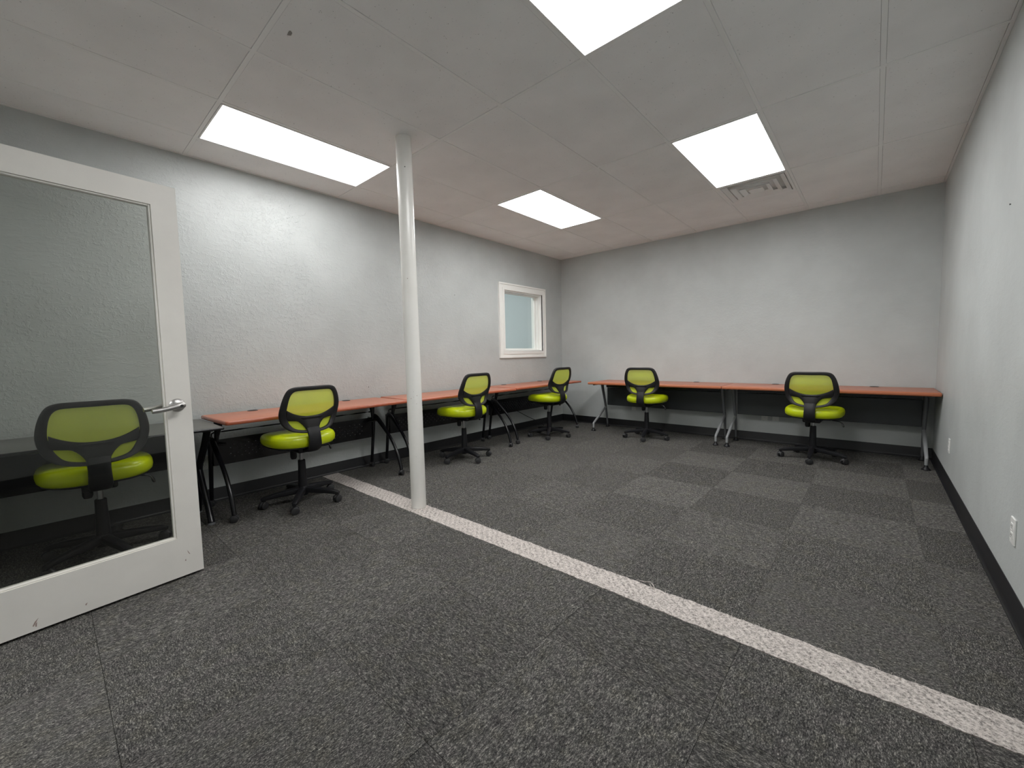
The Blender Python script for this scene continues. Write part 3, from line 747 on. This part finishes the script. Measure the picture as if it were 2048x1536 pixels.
def make_chair():
    t = empty('office_chair')
    O, I = sym(OUT), sym(INN)
    bm = bmesh.new()
    strip(bm, [pt(p.x, p.z) for p in O], [pt(p.x, p.z) for p in I], .026, .7, 14, True)
    us = [-.178+.356*k/26 for k in range(27)]
    zu = lambda u: .720+.052*(abs(u)/.170)**2.3
    zl = lambda u: .600 if abs(u) < .05 else .612+.074*min(1, (abs(u)-.05)/.05)**.55+.010*max(0, (abs(u)-.1)/.07)
    strip(bm, [pt(u, zu(u), .001) for u in us], [pt(u, min(zl(u), zu(u)-.020), .001) for u in us], .022, .7, 12)
    bf = obj('backrest_frame', bm, M['plastic_soft'], t, True)
    bm = bmesh.new(); rows = []
    half = lambda z: max(.02, min(.205, (lambda: next(((a[0]+(b[0]-a[0])*(a[1]-z)/(a[1]-b[1]))*.93 for a, b in zip(OUT[2:], OUT[3:]) if a[1] >= z >= b[1]), .11))()))
    for k in range(25):
        z = .932-(.932-.612)*k/24; hw = half(z)
        rows.append([bm.verts.new(pt(hw*(-1+2*j/20), z, .010)) for j in range(21)])
    for A, B in zip(rows, rows[1:]):
        for j in range(20): bm.faces.new((A[j], A[j+1], B[j+1], B[j]))
    tag(obj('mesh_panel', bm, M['mesh'], bf, 'all'), 'see-through lime green mesh')
    # spine
    zs = [.712, .69, .665, .64, .61, .57, .53, .50, .475, .455, .447]
    ws = [.085, .068, .058, .052, .049, .047, .048, .050, .050, .048, .044]
    yo = [0, 0, 0, 0, -.006, -.014, -.018, -.016, -.004, .03, .10]
    A, B, nn, tt = [], [], [], []
    for z, w_, y in zip(zs, ws, yo):
        c = pt(0, max(z, .60)); c.z = z; c.y += y-.004
        A.append(c+Vector((-w_, 0, 0))); B.append(c+Vector((w_, 0, 0)))
        nn.append(Vector((0, 1, 0)) if z > .49 else (Vector((0, .8, .6)) if z > .46 else Vector((0, .15, 1)))); tt.append(.030 if z < .6 else .026)
    bm = bmesh.new(); strip(bm, A, B, tt, .6, 14, False, nn); obj('back_support', bm, M['plastic'], t, True)
    # seat cushion
    def loop(bm, w_, d_, z, p=3.2, n=44, cy=.02, dz=None):
        L = []
        for k in range(n):
            a = 2*PI*k/n; c, s = math.cos(a), math.sin(a)
            x = w_*math.copysign(abs(c)**(2/p), c); y = d_*math.copysign(abs(s)**(2/p), s)
            zz = z + (dz(x, y) if dz else 0)
            L.append(bm.verts.new((x*(1-.06*max(0, -y/d_ if d_ else 0)), cy+y, zz)))
        return L
    water = lambda x, y: -.018*max(0, (y-.10)/.14)**2 + .006*(x/.25)**2
    bm = bmesh.new()
    rings = [loop(bm, .25*s, .24*s, z, dz=water) for s, z in ((.80, .480), (.93, .483), (.985, .497), (1.0, .518), (.995, .538), (.965, .557), (.90, .570), (.75, .578), (.5, .578), (.22, .576))]
    for A_, B_ in zip(rings, rings[1:]):
        for k in range(len(A_)): bm.faces.new((A_[k], A_[(k+1) % 44], B_[(k+1) % 44], B_[k]))
    bm.faces.new(rings[0][::-1]); bm.faces.new(rings[-1])
    st = tag(obj('seat', bm, M['lime'], t, True), 'glossy lime green padded seat')
    bm = bmesh.new(); r2 = [loop(bm, .25*s, .24*s, z, dz=water) for s, z in ((.70, .466), (.86, .468), (.93, .476), (.93, .483))]
    for A_, B_ in zip(r2, r2[1:]):
        for k in range(44): bm.faces.new((A_[k], A_[(k+1) % 44], B_[(k+1) % 44], B_[k]))
    bm.faces.new(r2[0][::-1]); bm.faces.new(r2[-1])
    obj('seat_pan', bm, M['plastic'], st, True)
    bm = bmesh.new(); box(bm, (-.075, -.13, .425), (.075, .12, .468), .012, 3)
    mech = obj('tilt_mechanism', bm, M['plastic'], t, True)
    bm = bmesh.new(); tube(bm, smooth_path([(.06, 0, .445), (.16, .0, .448), (.215, -.0, .440), (.235, -.0, .425)], 4), .0045, 8)
    tube(bm, smooth_path([(.232, 0, .432), (.240, 0, .415), (.246, 0, .396), (.248, 0, .388)], 3), [.006, .008, .010, .012, .014, .0145, .0145, .013, .011, .008], 10, .6)
    tag(obj('height_lever', bm, M['chrome_dark'], mech, True), 'dark lever with shiny tip')
    bm = bmesh.new(); lathe(bm, [(0, .36), (.018, .36), (.024, .375), (.024, .43), (0, .43)], (0, 0, 1), (-.05, .02, 0), 14); obj('tension_knob', bm, M['plastic'], mech, True)
    bm = bmesh.new(); lathe(bm, [(0, .10), (.034, .10), (.033, .16), (.028, .30), (.0275, .343), (.024, .347), (0, .347)], (0, 0, 1), (0, 0, 0), 22)
    gl = obj('gas_lift', bm, M['plastic'], t, True)
    bm = bmesh.new(); lathe(bm, [(0, .30), (.0135, .30), (.0135, .445), (0, .445)], (0, 0, 1), (0, 0, 0), 16); tag(obj('piston', bm, M['chrome'], gl, True), 'grey steel piston')
    bm = bmesh.new(); lathe(bm, [(0, .062), (.036, .062), (.043, .075), (.043, .118), (.036, .132), (0, .134)], (0, 0, 1), (0, 0, 0), 22)
    for k in range(5):
        a = 2*PI*k/5; c, s = math.cos(a), math.sin(a); side = Vector((-s, c, 0))
        A, B, tt = [], [], []
        for r, zt, zb, w_ in ((.02, .132, .078, .028), (.10, .124, .076, .026), (.20, .111, .072, .023), (.262, .099, .066, .020), (.284, .092, .064, .018), (.296, .086, .066, .013)):
            A.append(Vector((c*r, s*r, zt))); B.append(Vector((c*r, s*r, zb))); tt.append(w_*2)
        strip(bm, A, B, tt, .62, 12, False, side)
    base = obj('star_base', bm, M['plastic'], t, True)
    bm = bmesh.new(); twin_caster(bm, 0, 0, .029, .07, 0)
    cs = obj('caster', bm, M['rubber'], base, True)
    for k in range(5):
        a = 2*PI*k/5; c_ = cs if k == 0 else cs.copy()
        if k: C.objects.link(c_)
        c_.location = (.280*math.cos(a), .280*math.sin(a), 0); c_.rotation_euler = (0, 0, a+PI/2+(.5, -.4, .9, .1, -.8)[k])
    return t
M['chrome_dark'] = simple('dark_shiny_lever', (.10, .10, .10), .25, .6)
ch = make_chair()
GCH = 'office chairs with lime green mesh backs'
CH = [  # x, y, direction the back points to (deg), star-base angle, lift, label
 ((.60, -5.733), -1, -55, .0, 'lime green mesh chair seen through the glass door'),
 ((.605, -4.585), 3, -34, .0, 'lime green mesh chair at the cherry desk between the door and the column'),
 ((.615, -2.845), 0, -84, .015, 'lime green mesh chair right of the column, first beyond it along the left wall'),
 ((.64, -1.27), -3, -58, .02, 'lime green mesh chair in the far left corner, below the small window'),
 ((1.775, -.62), -86, -76, .005, 'lime green mesh chair at the far wall, left one of the two there'),
 ((3.585, -.665), -93, -90, -.03, 'lime green mesh chair at the far wall, nearest the right wall')]
UP = ('backrest_frame', 'back_support', 'seat', 'tilt_mechanism')
cc = [ch] + [copy_tree(ch) for _ in CH[1:]]
for o, (p, b, s, dz, lab) in zip(cc, CH):
    rz = math.radians(b+90); o.location = (*p, 0); o.rotation_euler = (0, 0, rz); tag(o, lab, 'chair', GCH)
    for c_ in children(o):
        n_ = c_.name.split('.')[0]
        if n_ in UP: c_.location.z = dz
        if n_ == 'star_base': c_.rotation_euler = (0, 0, math.radians(s)-rz)
